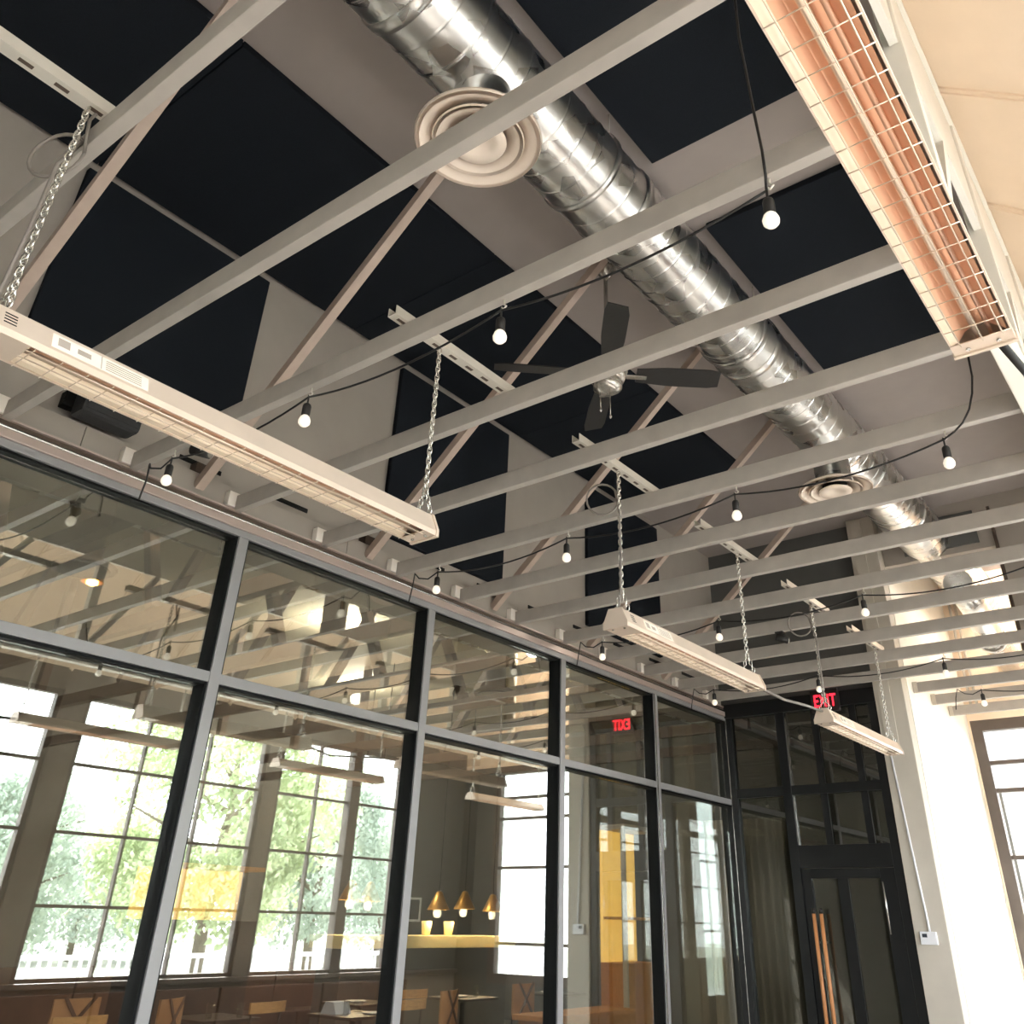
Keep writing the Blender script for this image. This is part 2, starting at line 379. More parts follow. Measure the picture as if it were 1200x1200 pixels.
# ------------------------------------------------------------------ glass partition
par = thing('window_1', (GX, 3.2, 0), 'long grey framed glass partition mirroring the room', 'partition', kind='structure')
mul = [-.45-1.486*2, -.45-1.486, -.45, 1.04, 2.53, 4.03, 5.53, 6.94]
TZ0, TZ1 = 2.655, 2.705
GTOP = 3.43
cor = YE
for y in mul:
    MB().box((GX-.1, y, 0), (GX, y+.06, GTOP), .003).build('mullion', 'frame_grey', par)
    MB().box((GX-.11, y-.014, .1), (GX-.012, y-.0005, GTOP)).box((GX-.11, y+.0605, .1), (GX-.012, y+.072, GTOP)).build('gasket', 'gasket_black', par)  # black strips put the shade of the mullion sides into the colour
    if y > 6: MB().box((GX, y+.0, .1), (GX+.004, y+.012, GTOP)).build('edge_strip', 'silver_edge', par)
ys = mul+[cor]
for a, b in zip(ys[:-1], ys[1:]):
    a2 = a+.06
    MB().box((GX-.1, a2, TZ0), (GX-.004, b, TZ1), .002).build('transom', 'frame_grey', par)
    MB().box((GX-.1, a2, TZ0-.014), (GX-.016, b, TZ0-.0005)).box((GX-.1, a2, GTOP-.012), (GX-.016, b, GTOP-.0005)).build('gasket', 'gasket_black', par)
    MB().box((GX-.1, a2, 0), (GX-.004, b, .12), .002).build('bottom_rail', 'frame_grey', par)
    MB().box((GX-.068, a2+.002, .12), (GX-.06, b, TZ0-.015)).build('pane', 'glass_coated', par)
    MB().box((GX-.068, a2+.002, TZ1), (GX-.06, b, GTOP-.013)).build('pane', 'glass_coated', par)
# beam on top of the partition
beam = thing('trim_2', (GX, 3, GTOP), 'long layered trim beam along the top of the glass partition', 'beam', kind='structure')
MB().box((GX-.1, YB, GTOP), (GX+.002, YE, 3.468), .003).build('head_frame', 'frame_grey', beam)
MB().box((GX-.1, YB, 3.4685), (GX+.012, YE, 3.512), .003).build('lower_band', 'frame_trim', beam)
MB().tube([(GX+.008, YB, 3.518), (GX+.008, YE, 3.518)], .009, 10).build('bead', 'silver_edge', beam)
MB().box((GX-.1, YB, 3.5125), (GX-.012, YE, 3.556)).build('groove', 'groove_brown', beam)
MB().box((GX-.1, YB, 3.5565), (GX+.006, YE, 3.568), .002).build('ledge', 'frame_trim', beam)
for i in range(7):
    y0 = YB+i*1.7
    MB().box((GX-.1, y0+.002, 3.5685), (GX-.035, min(y0+1.698, YE), 3.70), .002).build('fascia_board', 'wall_paint', beam)

# ------------------------------------------------------------------ end storefront with the door
sf = thing('window_%d' % wn, (-3.24, YE, 0), 'black framed end storefront with dark glass beside the column', 'storefront', kind='structure'); wn += 1
MB().box((-4.12, YE+.001, 0), (-4.0005, YE+.07, 3.45)).box((-4.0, YE-.02, 0), (-3.94, YE+.07, 3.45), .003).build('corner_post', 'frame_black', sf)
MB().box((-4.0, YE-.0, 0), (-3.994, YE-.021, 3.45)).build('edge_strip', 'silver_edge', sf)
MB().box((-3.47, YE-.02, 0), (-3.385, YE+.07, 3.45), .003).build('mullion', 'frame_black', sf)
MB().box((-3.384, YE-.005, 2.3), (-3.378, YE+.03, 3.4)).build('edge_strip', 'silver_edge', sf)
MB().box((-2.56, YE-.02, 0), (-2.482, YE+.07, 3.45), .003).build('jamb', 'frame_black', sf)
MB().box((-3.94, YE-.015, 2.71), (-3.47, YE+.06, 2.79)).build('transom', 'frame_black', sf)
MB().box((-3.385, YE-.015, 2.71), (-2.56, YE+.06, 2.79)).build('transom', 'frame_black', sf)
MB().box((-3.385, YE-.02, 2.11), (-2.56, YE+.065, 2.29), .003).build('door_header', 'frame_black', sf)
MB().box((-4.0, YE-.03, 3.45), (-2.482, YE+.07, 3.58), .003).build('head', 'frame_black', sf)
for a in (-3.09, -2.72):
    MB().box((a-.03, YE+.0, 2.29), (a+.03, YE+.05, 2.71)).build('muntin', 'frame_black', sf)
    MB().box((a-.03, YE+.0, 2.79), (a+.03, YE+.05, 3.45)).build('muntin', 'frame_black', sf)
for (a, b, c, d) in ((-3.94, -3.47, .1, 2.71), (-3.94, -3.47, 2.79, 3.45), (-3.385, -3.12, 2.29, 2.71), (-3.06, -2.75, 2.29, 2.71), (-2.69, -2.56, 2.29, 2.71), (-3.385, -3.12, 2.79, 3.45), (-3.06, -2.75, 2.79, 3.45), (-2.69, -2.56, 2.79, 3.45)):
    MB().box((a, YE+.02, c), (b, YE+.026, d)).build('pane', 'glass_dark', sf)
MB().box((-3.94, YE-.015, 0), (-3.47, YE+.06, .1)).build('bottom_rail', 'frame_black', sf)
door = thing('door_1', (-2.97, YE+.02, 0), 'black glazed door with two wooden pull bars under the storefront header', 'door', kind='structure')
MB().box((-3.38, YE-.01, .01), (-3.3, YE+.045, 2.105), .003).box((-2.69, YE-.01, .01), (-2.565, YE+.045, 2.105), .003).box((-3.3, YE-.01, 2.03), (-2.69, YE+.045, 2.105)).box((-3.3, YE-.01, .01), (-2.69, YE+.045, .25)).build('frame', 'frame_black', door)
MB().box((-3.065, YE-.005, .25), (-2.975, YE+.04, 2.03)).build('mid_stile', 'frame_black', door)
MB().box((-3.3, YE+.012, .25), (-3.065, YE+.018, 2.03)).build('pane', 'glass_dark', door)
MB().box((-2.975, YE+.012, .25), (-2.69, YE+.018, 2.03)).build('pane', 'glass_dark', door)
for x, yv in ((-3.29, YE-.07), (-3.225, YE-.07)):
    h = MB().tube([(x, yv, .55), (x, yv, 1.76)], .016, 12).build('pull_bar', 'wood_rod', door)
    MB().tube([(x, yv, 1.7605), (x, yv, 1.80)], .016, 12).tube([(x, yv, .51), (x, yv, .5495)], .016, 12).build('ferrule', 'steel_dark', h)
    MB().tube([(x, yv+.016, 1.55), (x, YE-.008, 1.55)], .008, 8).tube([(x, yv+.016, .75), (x, YE-.008, .75)], .008, 8).build('standoff', 'steel_dark', h)
MB().tube([(-2.665, YE-.045, 1.62), (-2.665, YE-.045, 2.0)], .008, 8).tube([(-2.665, YE-.045, 1.66), (-2.665, YE-.008, 1.66)], .006, 6).tube([(-2.665, YE-.045, 1.96), (-2.665, YE-.008, 1.96)], .006, 6).build('chrome_handle', 'silver_edge', door)['label'] = 'slim chrome handle'  # chrome bar added for the reflection on the door edge

# thermostat and conduit on the column
ts = thing('thermostat', (-2.363, YE-.04, 1.55), 'small white thermostat box on the grey column', 'thermostat')
MB().box((-2.43, YE-.07, 1.555), (-2.30, YE-.041, 1.645), .006).build('case', 'plastic_white', ts)
MB().box((-2.41, YE-.0725, 1.605), (-2.372, YE-.0701, 1.63)).build('screen', 'screen_dark', ts)
MB().tube([(-2.35, YE-.055, 1.6455), (-2.352, YE-.055, 1.72), (-2.42, YE-.056, 3.04)], .009, 8).build('conduit', 'plastic_white', ts)

# exit sign
ex = thing('exit_sign', (-2.93, 8.29, 3.37), 'red lit EXIT sign above the black storefront', 'exit sign')
MB().box((-3.075, 8.29, 3.40), (-2.805, 8.3295, 3.60), .006).build('housing', 'exit_housing', ex)
cu = bpy.data.curves.new('lettering', 'FONT'); cu.body = 'EXIT'; cu.size = .15; cu.align_x = 'CENTER'; cu.extrude = .002; cu.offset = .0015; cu.space_character = 1.08
tmp = bpy.data.objects.new('tmp', cu); COL.objects.link(tmp)
dg = bpy.context.evaluated_depsgraph_get(); me = bpy.data.meshes.new_from_object(tmp.evaluated_get(dg)); bpy.data.objects.remove(tmp)
me.transform(Matrix.Rotation(PI/2, 4, 'X')); me.materials.clear(); me.materials.append(M_('exit_red'))
lt = bpy.data.objects.new('lettering', me); COL.objects.link(lt); lt.parent = ex; lt.location = (-.005, -.004, .075); lt.scale = (.66, 1, 1.05)
lt['label'] = 'glowing red letters EXIT'

# ------------------------------------------------------------------ ceiling joists
TY = [.646+.6155*k-.042 for k in range(-2, 16)]     # near faces
JOISTS = []
for i, y in enumerate(TY):
    beyond = y > YE-.1
    x0 = -2.2 if beyond else -3.985
    x1 = HX-.055
    if YE-.03 < y < YE+.25: y = YE+.27
    k = i-2
    lab = ('grey painted ceiling joist behind the viewer' if k == -2 else 'grey painted ceiling joist just above the viewer') if k < 0 else \
          ('grey painted ceiling joist, %s in the row overhead' % ORD[k] if not beyond else 'short grey joist hung from the white side wall, %s beyond the column' % ['first', 'second', 'third', 'fourth'][k-13])
    t = thing('ceiling_joist', ((x0+x1)/2, y, ZT), lab, 'joist', 'grey ceiling joists')
    MB().box((x0, y, ZT), (x1, y+.042, ZT+.09), .004).build('beam', 'joist_paint', t)
    if not beyond:
        MB().box((x0-.045, y-.045, ZT+.022), (x0-.001, y+.03, ZT+.105), .004).build('end_bracket', 'bracket_white', t)
    else:
        MB().box((x0-.005, y-.006, ZT-.006), (x0+.035, y-.0005, ZT+.095)).build('end_bracket', 'column_paint', t)
    JOISTS.append(t)
# thin dark strips on the upper wall beside the joist ends
for i, y in enumerate(TY[2:15]):
    MB().box((-4.099, y-.32, 3.765), (-4.092, y-.06, 3.79)).build('vent_slot', 'slot_black', bpy.data.objects['wall_left'])

# diagonal braces
for i, y in enumerate([-.25, 1.0, 2.24, 3.47, 4.71, 5.95, 7.18]):
    lab = 'slim taupe diagonal brace rising from the left wall, %s in the row' % (['behind the viewer'] + ORD)[i] if i else 'slim taupe diagonal brace above the viewer'
    t = thing('diagonal_brace', (-4.03, y, 3.6), lab, 'brace', 'diagonal roof braces')
    s1 = (-4.03, y, 3.62); s2 = (-2.15, y, 3.62+1.88*.86)
    MB().obox(s1, s2, .05, .05, (0, 1, 0)).build('strut', 'brace_paint', t)
    MB().box((-4.099, y-.035, 3.702), (-4.035, y+.035, 3.76), .003).build('foot_plate', 'groove_brown', t)
    MB().box((-2.17, y-.035, 5.19), (-2.02, y+.035, ZC-.0005), .003).obox(s2, (-2.09, y, 5.2), .04, .04, (0, 1, 0)).build('head_plate', 'brace_paint', t)

# black acoustic panels
def apanel(a, b, label):
    o = MB().box(a, b, .006).build('acoustic_panel', 'felt_black'); tag(o, label, 'acoustic panel', 'black acoustic panels')
for (y0, y1), w_ in zip([(-2.5, -.64), (-.636, 1.226), (1.23, 3.092), (3.096, 4.958), (4.962, 6.88)], ['fifth from the end wall', 'fourth from the end wall', 'third from the end wall', 'second from the end wall', 'first from the end wall']):
    apanel((-4.06, y0, ZC-.045), (-2.78, y1, ZC-.001), 'black felt panel on the ceiling along the left wall, %s' % w_)
for y0, y1, w_ in ((-1.4, .46, 'behind the viewer'), (1.1, 2.98, 'nearest the camera'), (3.6, 5.46, 'second from the camera')):
    apanel((-1.59, y0, ZC-.045), (-.42, y1, ZC-.001), 'black felt panel on the ceiling right of the duct, %s' % w_)
for y0, y1, w_ in ((-1.2, 0, 'beside the viewer'), (1.2, 2.4, 'nearest of the row'), (3.6, 4.84, 'middle of the row'), (6.0, 7.25, 'farthest of the row')):
    apanel((-4.099, y0, 3.95 if y0 < 1.5 else 3.83), (-4.06, y1, 5.135), 'upright black felt panel on the left wall, %s' % w_)

# ------------------------------------------------------------------ duct
DX, DZ, DR = -1.79, 4.92, .223
duct = thing('spiral_duct', (DX, 3, DZ-DR), 'shiny galvanised round duct running under the ceiling', 'duct')
sec = [YB, -1.6, -.1, 1.35, 2.9, 4.5, 6.1, 7.7, YF-.02]
for a, b in zip(sec[:-1], sec[1:]):
    prof = []; n = max(2, int((b-a)/.13)); st = (b-a)/n
    for i in range(n):
        y = a+i*st
        prof += [(DR, y+.001), (DR, y+.004), (DR+.0004*math.sin(i*2.1), y+st*.5), (DR, y+st-.018), (DR, y+st-.015), (DR+.003, y+st-.011), (DR+.003, y+st-.005), (DR, y+st-.001)]
    MB().lathe([(r, y) for r, y in prof], (DX, 0, DZ), 'Y', 56).build('duct_section', 'galvanised', duct)
for y in sec[1:-1]:
    MB().lathe([(DR+.001, y-.03), (DR+.01, y-.028), (DR+.01, y+.03), (DR+.001, y+.032)], (DX, 0, DZ), 'Y', 56).build('coupling_band', 'galvanised', duct)
for y in (-.9, .9, 2.6, 4.3, 6.6):
    for s_ in (-1, 1): MB().tube([(DX+s_*.17, y, DZ+.16), (DX+s_*.17, y, ZC-.0005)], .004, 6).build('hanger_rod', 'zinc_white', duct)
    MB().lathe([(DR+.006, y-.015), (DR+.012, y-.015), (DR+.012, y+.015), (DR+.006, y+.015)], (DX, 0, DZ), 'Y', 48).build('strap', 'galvanised', duct)
def diffuser(y, z, label):
    t = thing('air_diffuser', (DX, y, z), label, 'diffuser', 'round ceiling diffusers')
    MB().lathe([(.13, z+.04), (.13, DZ-DR+.04)], (DX, y, 0), 'Z', 40, capends=False).build('boot', 'galvanised', t)
    MB().lathe([(.262, z), (.268, z+.012), (.255, z+.02), (.15, z+.075), (.14, z+.072), (.225, z+.012), (.245, z+.0)], (DX, y, 0), 'Z', 56, capends=False).build('outer_cone', 'diffuser_white', t)
    MB().lathe([(.19, z-.004), (.194, z+.004), (.1, z+.055), (.09, z+.05), (.175, z-.002)], (DX, y, 0), 'Z', 48, capends=False).build('middle_cone', 'diffuser_white', t)
    MB().lathe([(.0005, z+.004), (.055, z+.004), (.062, z-.008), (.115, z-.01), (.12, z-.002), (.05, z+.035), (.0005, z+.035)], (DX, y, 0), 'Z', 40, capends=False).build('centre_cone', 'diffuser_white', t)
    MB().lathe([(.128, z+.06), (.0005, z+.06)], (DX, y, 0), 'Z', 40, capends=False).build('throat', 'slot_black', t)
diffuser(1.84, 4.45, 'large cream round diffuser under the duct, nearest')
diffuser(5.9, 4.43, 'cream round diffuser under the duct near the far end')
# smaller duct in the far room
d2 = thing('branch_duct', (-1.72, 9.5, 4.1), 'bright branch duct seen through the opening above the far joists', 'duct')
MB().tube([(-1.62, 8.62, 4.5), (-1.62, 9.2, 4.4), (-1.62, 9.7, 4.22), (-1.62, YF-.03, 4.15)], .13, 28).build('pipe', 'galvanised', d2)
MB().lathe([(.134, 9.66), (.15, 9.66), (.15, 9.72), (.134, 9.72)], (-1.62, 0, 4.22), 'Y', 28).build('coupling_band', 'galvanised', d2)
for i, (x, z) in enumerate(((-2.13, 4.3), (-2.07, 4.3), (-1.3, 4.4))):
    o = MB().tube([(x, YF-.04, 3.75), (x, YF-.04, 5.15)], .014, 8).build('conduit_pipe', 'column_paint')
    tag(o, ['thin vertical conduit on the cream far wall, leftmost', 'thin vertical conduit on the cream far wall, second from left', 'thin vertical conduit on the cream far wall, right of the branch duct'][i], 'conduit', 'conduits on the far wall')

for i, (x, y) in enumerate(((-1.9, 9.6), (-.7, 9.6))):  # lamps added to brighten the far room; their fixtures are invented
    t = thing('ceiling_light', (x, y, 5.05), ['round ceiling light in the cream far room, beside the branch duct', 'round ceiling light in the cream far room, behind the taupe wall'][i], 'ceiling light', 'far room ceiling lights')
    if i == 0: t.location = (-1.25, 9.9, 5.05); ORG[t.name] = Vector(t.location); x, y = -1.25, 9.9
    MB().lathe([(.13, 5.15), (.14, ZC-.0005)], (x, y, 0), 'Z', 24).build('base', 'white_paint', t)
    MB().lathe([(.125, 5.1495), (.11, 5.11), (.05, 5.09), (.004, 5.085)], (x, y, 0), 'Z', 24).build('diffuser', 'warm_glow', t)
    l = bpy.data.lights.new('far_room_lamp', 'POINT'); l.energy = 13; l.color = (1, .93, .82); l.shadow_soft_size = .12
    lo = bpy.data.objects.new('far_room_lamp', l); COL.objects.link(lo); lo.location = (x, y, 4.95)

# ------------------------------------------------------------------ ceiling fan
FX, FY, FZ = -2.29, 3.59, 4.40
fan = thing('ceiling_fan', (FX, FY, FZ), 'dark four-blade ceiling fan hanging from a long rod', 'ceiling fan')
MB().tube([(FX, FY, FZ+.13), (FX, FY, ZC-.07)], .013, 12).build('down_rod', 'fan_metal', fan)
MB().lathe([(.02, ZC-.09), (.065, ZC-.03), (.07, ZC-.0005)], (FX, FY, 0), 'Z', 24).build('canopy', 'fan_metal', fan)
MB().lathe([(.03, FZ+.14), (.05, FZ+.11), (.105, FZ+.08), (.12, FZ+.03), (.1, FZ-.03), (.06, FZ-.04)], (FX, FY, 0), 'Z', 32).build('motor', 'fan_metal', fan)
MB().lathe([(.05, FZ-.041), (.085, FZ-.05), (.085, FZ-.085), (.05, FZ-.11), (.01, FZ-.12)], (FX, FY, 0), 'Z', 32).build('switch_cup', 'fan_metal', fan)
for a in (40, 131, 222, 308):
    A = math.radians(a); ca, sa = math.cos(A), math.sin(A); tilt = -.26
    mb = MB(); L0, L1 = .17, .66; n = 8; top = []; 
    for i in range(n+1):
        t = i/n; r = L0+(L1-L0)*t; wd = .050+.018*min(1, t*2.5) - (.012*(max(0, t-.93)/.07))
        top.append((r, wd))
    def pt(r, s_, dz): return (FX+ca*r-sa*s_*math.cos(tilt), FY+sa*r+ca*s_*math.cos(tilt), FZ+.01+s_*math.sin(tilt)+dz)
    rows_ = [[mb.bm.verts.new(pt(r, wd*q, dz)) for q, dz in ((-1, 0), (1, 0), (1, .008), (-1, .008))] for r, wd in top]
    for i in range(n):
        for k in range(4): mb.bm.faces.new((rows_[i][k], rows_[i][(k+1) % 4], rows_[i+1][(k+1) % 4], rows_[i+1][k]))
    mb.bm.faces.new(rows_[0]); mb.bm.faces.new(rows_[-1])
    bl = mb.build('blade', 'fan_blade', fan)
    MB().obox((FX+ca*.08, FY+sa*.08, FZ+.0), (FX+ca*.23, FY+sa*.23, FZ+.0), .035, .008).build('blade_iron', 'fan_metal', bl)
for dx in (-.03, .035):
    MB().tube([(FX+dx, FY-.03, FZ-.10), (FX+dx, FY-.03, FZ-.25-dx)], .003, 6).lathe([(.004, FZ-.275-dx), (.009, FZ-.265-dx), (.004, FZ-.25-dx)], (FX+dx, FY-.03, 0), 'Z', 8).build('pull_chain', 'fan_metal', fan)

# ------------------------------------------------------------------ radiant heaters
def chain(x, y, z0, z1, parent, spread=.06, axis='y'):
    mb = MB(); zt = z0+.11; z = z1; i = 0
    while z > zt:
        mb.torus_link((x, y, z-.014), .007, .0085, .0028, (i % 2)*PI/2+.3); z -= .0205; i += 1
    for s_ in (-1, 1):
        n = 5
        for k in range(n):
            t = (k+.5)/n; mb.torus_link((x+s_*spread*t*(axis == 'x'), y+s_*spread*t*(axis == 'y'), zt-(zt-z0)*t), .007, .0075, .0026, (k % 2)*PI/2+.3)
    return mb.build('chain', 'chain_metal', parent)
def heater(x, y0, y1, zb, hw, label, ztop, sticker=True, group='long radiant heaters', ch=True, hh=.085, cy=None, rm='heater_cell'):
    t = thing('radiant_heater', (x, (y0+y1)/2, zb), label, 'heater', group)
    tw = hw*.55; zt = zb+hh
    # folded shell, open below
    MB().prism([(x-hw, zb), (x-hw, zb+.018), (x-tw, zt), (x+tw, zt), (x+hw, zb+.018), (x+hw, zb), (x+hw-.004, zb), (x+hw-.004, zb+.016), (x+tw-.003, zt-.004), (x-tw+.003, zt-.004), (x-hw+.004, zb+.016), (x-hw+.004, zb)], 'Y', y0, y1).build('hood', 'heater_shell', t)
    for ya, yb in ((y0-.012, y0-.0005), (y1+.0005, y1+.012)):
        MB().prism([(x-hw-.004, zb-.004), (x-hw-.004, zb+.022), (x-tw-.002, zt+.004), (x+tw+.002, zt+.004), (x+hw+.004, zb+.022), (x+hw+.004, zb-.004)], 'Y', ya, yb).build('end_cap', 'heater_shell', t)
    # closed bottom plates at both ends
    MB().box((x-hw+.004, y0, zb+.001), (x+hw-.004, y0+.13, zb+.004)).build('end_plate', 'heater_shell', t)
    MB().box((x-hw+.004, y1-.05, zb+.001), (x+hw-.004, y1, zb+.004)).build('end_plate', 'heater_shell', t)
    # reflectors: two curved copper troughs plus an inner lip paled to paint in window light
    ya, yb = y0+.13, y1-.05
    MB().strip([(x-hw*.97, zb+.003), (x-hw*.66, zb+.010)], 'Y', ya, yb).build('lip', 'heater_cell', t)
    MB().strip([(x-hw*.66, zb+.0105), (x-hw*.42, zb+.034), (x-hw*.12, zb+.046)], 'Y', ya, yb).build('reflector', rm, t)
    MB().strip([(x-hw*.12, zb+.0465), (x+hw*.3, zb+.046), (x+hw*.52, zb+.030), (x+hw*.86, zb+.006)], 'Y', ya, yb).build('reflector', rm, t)
    MB().tube([(x-hw*.06, y0+.1, zb+.022), (x-hw*.06, y1-.03, zb+.022)], .0085, 12).build('element', 'heater_wire', t)
    MB().tube([(x+hw*.36, y0+.1, zb+.02), (x+hw*.36, y1-.03, zb+.02)], .006, 10).build('element', 'element_rod', t)
    # wire guard
    mb = MB(); n = int((y1-y0-.2)/.066)
    for i in range(n+1):
        yv = y0+.14+(y1-y0-.2)*i/n
        mb.tube([(x-hw+.002, yv, zb-.003), (x+hw-.002, yv, zb-.003)], .0016, 5)
    for xx in (x-hw*.66, x+hw*.06, x+hw*.7): mb.tube([(xx, y0+.125, zb-.005), (xx, y1-.045, zb-.005)], .0019, 5)
    mb.build('wire_guard', 'heater_wire', t)
    if sticker:
        sl = Vector((tw-hw, 0, hh-.018)); n_ = Vector((hh-.018, 0, hw-tw)).normalized(); base = Vector((x+hw, 0, zb+.018))
        def quad(mb, ya, yb, a, b, off):
            pts = [base+sl*a+n_*off, base+sl*b+n_*off]; inn = [base+sl*b+n_*(off-.0008), base+sl*a+n_*(off-.0008)]
            mb.prism([(p.x, p.z) for p in pts+inn], 'Y', ya, yb)
        mb = MB(); quad(mb, y0+.17, y0+.43, .12, .82, .0018); st = mb.build('sticker', 'sticker', t)
        mb = MB()
        for ya, yb, a_, b_ in [(.31, .41, .22+i*.11, .26+i*.11) for i in range(5)]+[(.185, .215, .3, .7), (.235, .27, .35, .6), (.297, .299, .15, .8)]:
            mb = MB(); quad(mb, y0+ya, y0+yb, a_, b_, .0026); mb.build('print_mark', 'print_grey', st)
        mb = MB()
        for i in range(4): quad(mb, y0+.055, y0+.085, .25+i*.15, .30+i*.15, .001)
        mb.build('vent_slots', 'slot_black', t)
    if ch:
        for yc in (cy or (y0+.03, y1-.03)): chain(x, yc, zt+.006, ztop, t, .035, 'x')
    mb = MB()
    for yy_ in (y0+.02, y1-.02):
        for s_ in (-.5, .5): mb.lathe([(.006, zb-.004), (.006, zb+.001)], (x+s_*hw, yy_, 0), 'Z', 8)
    mb.build('screws', 'silver_edge', t)
    return t
HXA = -2.10; ZHA = 1.17+EYE; CT = ZT+.088
heater(HXA, .50, 2.05, ZHA, .062, 'long champagne heater hung nearest on the left chains', CT, cy=(.56, 2.04))
heater(HXA, 3.33, 4.80, ZHA, .062, 'champagne heater hung in the middle of the left row', CT, cy=(3.38, 4.74))
heater(HXA, 5.87, 7.32, ZHA+.0, .062, 'champagne heater hung in front of the EXIT sign', CT, cy=(5.92, 7.27))
HXR = -.213; ZHR = 1.33+EYE
heater(HXR, .62, 2.19, ZHR, .076, 'big copper lined heater overhead at the upper right', ZT-.001, sticker=False, hh=.075, rm='heater_reflector')
heater(HXR, 3.33, 4.81, ZHR, .076, 'heater mirrored as a long bar at the left glass pane', ZT-.001, hh=.075, rm='heater_reflector')
heater(HXR, 5.96, 7.42, ZHR, .076, 'heater mirrored as a long bar before the leafy window', ZT-.001, hh=.075, rm='heater_reflector')
heater(HXR, 9.0, 10.45, ZHR, .076, 'heater mirrored as a long bar before the white far window', ZT-.001, hh=.075, rm='heater_reflector')
# white steel channels across the joists carrying the chains
def channel(x, y0, y1, z, label):
    t = thing('steel_channel', (x, (y0+y1)/2, z), label, 'steel channel', 'white steel channels over the joists')
    MB().box((x-.022, y0, z), (x-.019, y1, z+.04)).box((x+.019, y0, z), (x+.022, y1, z+.04)).box((x-.0188, y0, z), (x+.0188, y1, z+.003)).build('rail', 'zinc_white', t)
    mb = MB(); n = int((y1-y0)/.1)
    for i in range(n): mb.box((x-.007, y0+.05+i*.1-.02, z-.0012), (x+.007, y0+.05+i*.1+.02, z-.0002))
    mb.build('slots', 'groove_brown', t)
for i, (a, b) in enumerate([(-.07, .66), (1.77, 2.53), (3.0, 3.78), (4.23, 5.02), (5.46, 6.24), (6.70, 7.46)]):
    channel(HXA+.0, a, b, ZT+.092, 'white slotted steel channel bridging two joists, %s above the left heaters' % ORD[i])

# power leads of the heaters
def lead(pts, label, r=.0055, m_='cable_grey', name='power_cable'):
    o = MB().tube(pts, r, 6).build(name, m_); tag(o, label, 'cable', 'heater power cables')
def loop(c, r, y_ax=.35, n=20, turns=1.0, st=0):
    return [(c[0]+r*math.cos(st+2*PI*turns*i/n)*.8, c[1]+r*math.cos(st+2*PI*turns*i/n)*y_ax, c[2]+r*math.sin(st+2*PI*turns*i/n)) for i in range(n+1)]
def heaterlead(x, y, label, r=.085):
    lp = loop((x-.1, y, CT-.13), r, .5, 22, 1.1, .0)
    lead([(x, y+.03, CT+.02), (x-.02, y+.02, CT-.02)]+lp+[(x+.012, y-.02, CT-.25), (x+.014, y-.02, CT-.45), (x+.01, y-.025, ZHA+.15), (x+.0, y-.03, ZHA+.088)], label)
heaterlead(HXA, .56, 'grey power cable coiled beside the chain of the nearest left heater')
heaterlead(HXA, 3.38, 'grey power cable coiled beside the chain of the middle left heater')
heaterlead(HXA, 5.92, 'grey power cable coiled beside the chain near the EXIT sign')
lead([(HXA, 4.83, ZHA+.03), (HXA+.05, 5.1, ZHA-.0), (HXA+.03, 5.5, ZHA+.04), (HXA, 5.85, ZHA+.07)], 'grey cable slung between the middle and far left heaters', .008)
lead([(HXR+.03, 2.21, ZHR+.03), (HXR+.06, 2.5, ZHR+.05), (HXR+.09, 3.0, ZHR+.02), (HXR+.05, 3.31, ZHR+.03)], 'dark cable leaving the far end of the big right heater', .012, 'cable_black')

# ------------------------------------------------------------------ string lights
HK = [-.607, -1.61, -2.64, -3.62]
def strand(y, xs, label, tail=None, drops=None):
    z = ZT
    t = thing('string_light', (xs[0], y, z), label, 'string light', 'black festoon string lights')
    P = []
    for i, x in enumerate(xs):
        hk = MB().tube([(x, y, z-.0005), (x, y, z-.02), (x+.01, y, z-.03), (x, y, z-.04), (x-.01, y, z-.03)], .004, 6).build('hook', 'zinc_white', t)
        jx, jz = x-.012, z-.04
        so = MB().tube([(jx, y-.0, jz+.01), (jx, y, jz-.04)], .004, 6).lathe([(.006, jz-.03), (.015, jz-.038), (.0175, jz-.046), (.0175, jz-.085), (.015, jz-.09)], (jx, y, 0), 'Z', 14).build('socket', 'socket_black', t)
        MB().lathe([(.013, jz-.0905), (.020, jz-.099), (.025, jz-.114), (.0235, jz-.127), (.015, jz-.137), (.004, jz-.141)], (jx, y, 0), 'Z', 16).build('bulb', 'bulb_frosted', so)
        P.append((jx, jz))
    for (x0, z0), (x1, z1) in zip(P[:-1], P[1:]):
        pts = []
        for k in range(13):
            u = k/12; pts.append((x0+(x1-x0)*u, y, z0+(z1-z0)*u-.10*4*u*(1-u)*.55))
        MB().tube(pts, .0045, 6).build('cable', 'cable_black', t)
    if tail: MB().tube([(P[0][0], y, P[0][1])]+tail, .0045, 6).build('cable', 'cable_black', t)
    x, zz = P[-1]
    if drops: MB().tube([(x, y, zz), (x-.08, y, zz-.03), (x-.14, y-.02, zz-.02), (x-.2, y, zz+.03), (x-.23, y+.02, zz-.04), (x-.25, y+.02, zz-.14)], .0045, 6).build('cable', 'cable_black', t)
YK = [TY[4]+.021, TY[7]+.021, TY[10]+.021, TY[13]+.021]
strand(YK[0], HK, 'nearest black string of bulbs under the third joist', [(-.6, YK[0]-.045, 3.53), (-.598, YK[0]-.05, 3.62), (-.595, YK[0]-.08, 3.75), (-.58, YK[0]-.16, 4.0), (-.56, YK[0]-.2, 4.2)], True)
strand(YK[1], HK, 'second black string of bulbs under the sixth joist', [(-.56, YK[1]-.04, 3.515), (-.52, YK[1]-.05, 3.54), (-.48, YK[1]-.06, 3.59), (-.45, YK[1]-.08, 3.65), (-.43, YK[1]-.1, 3.72), (-.42, YK[1]-.13, 3.82)], True)
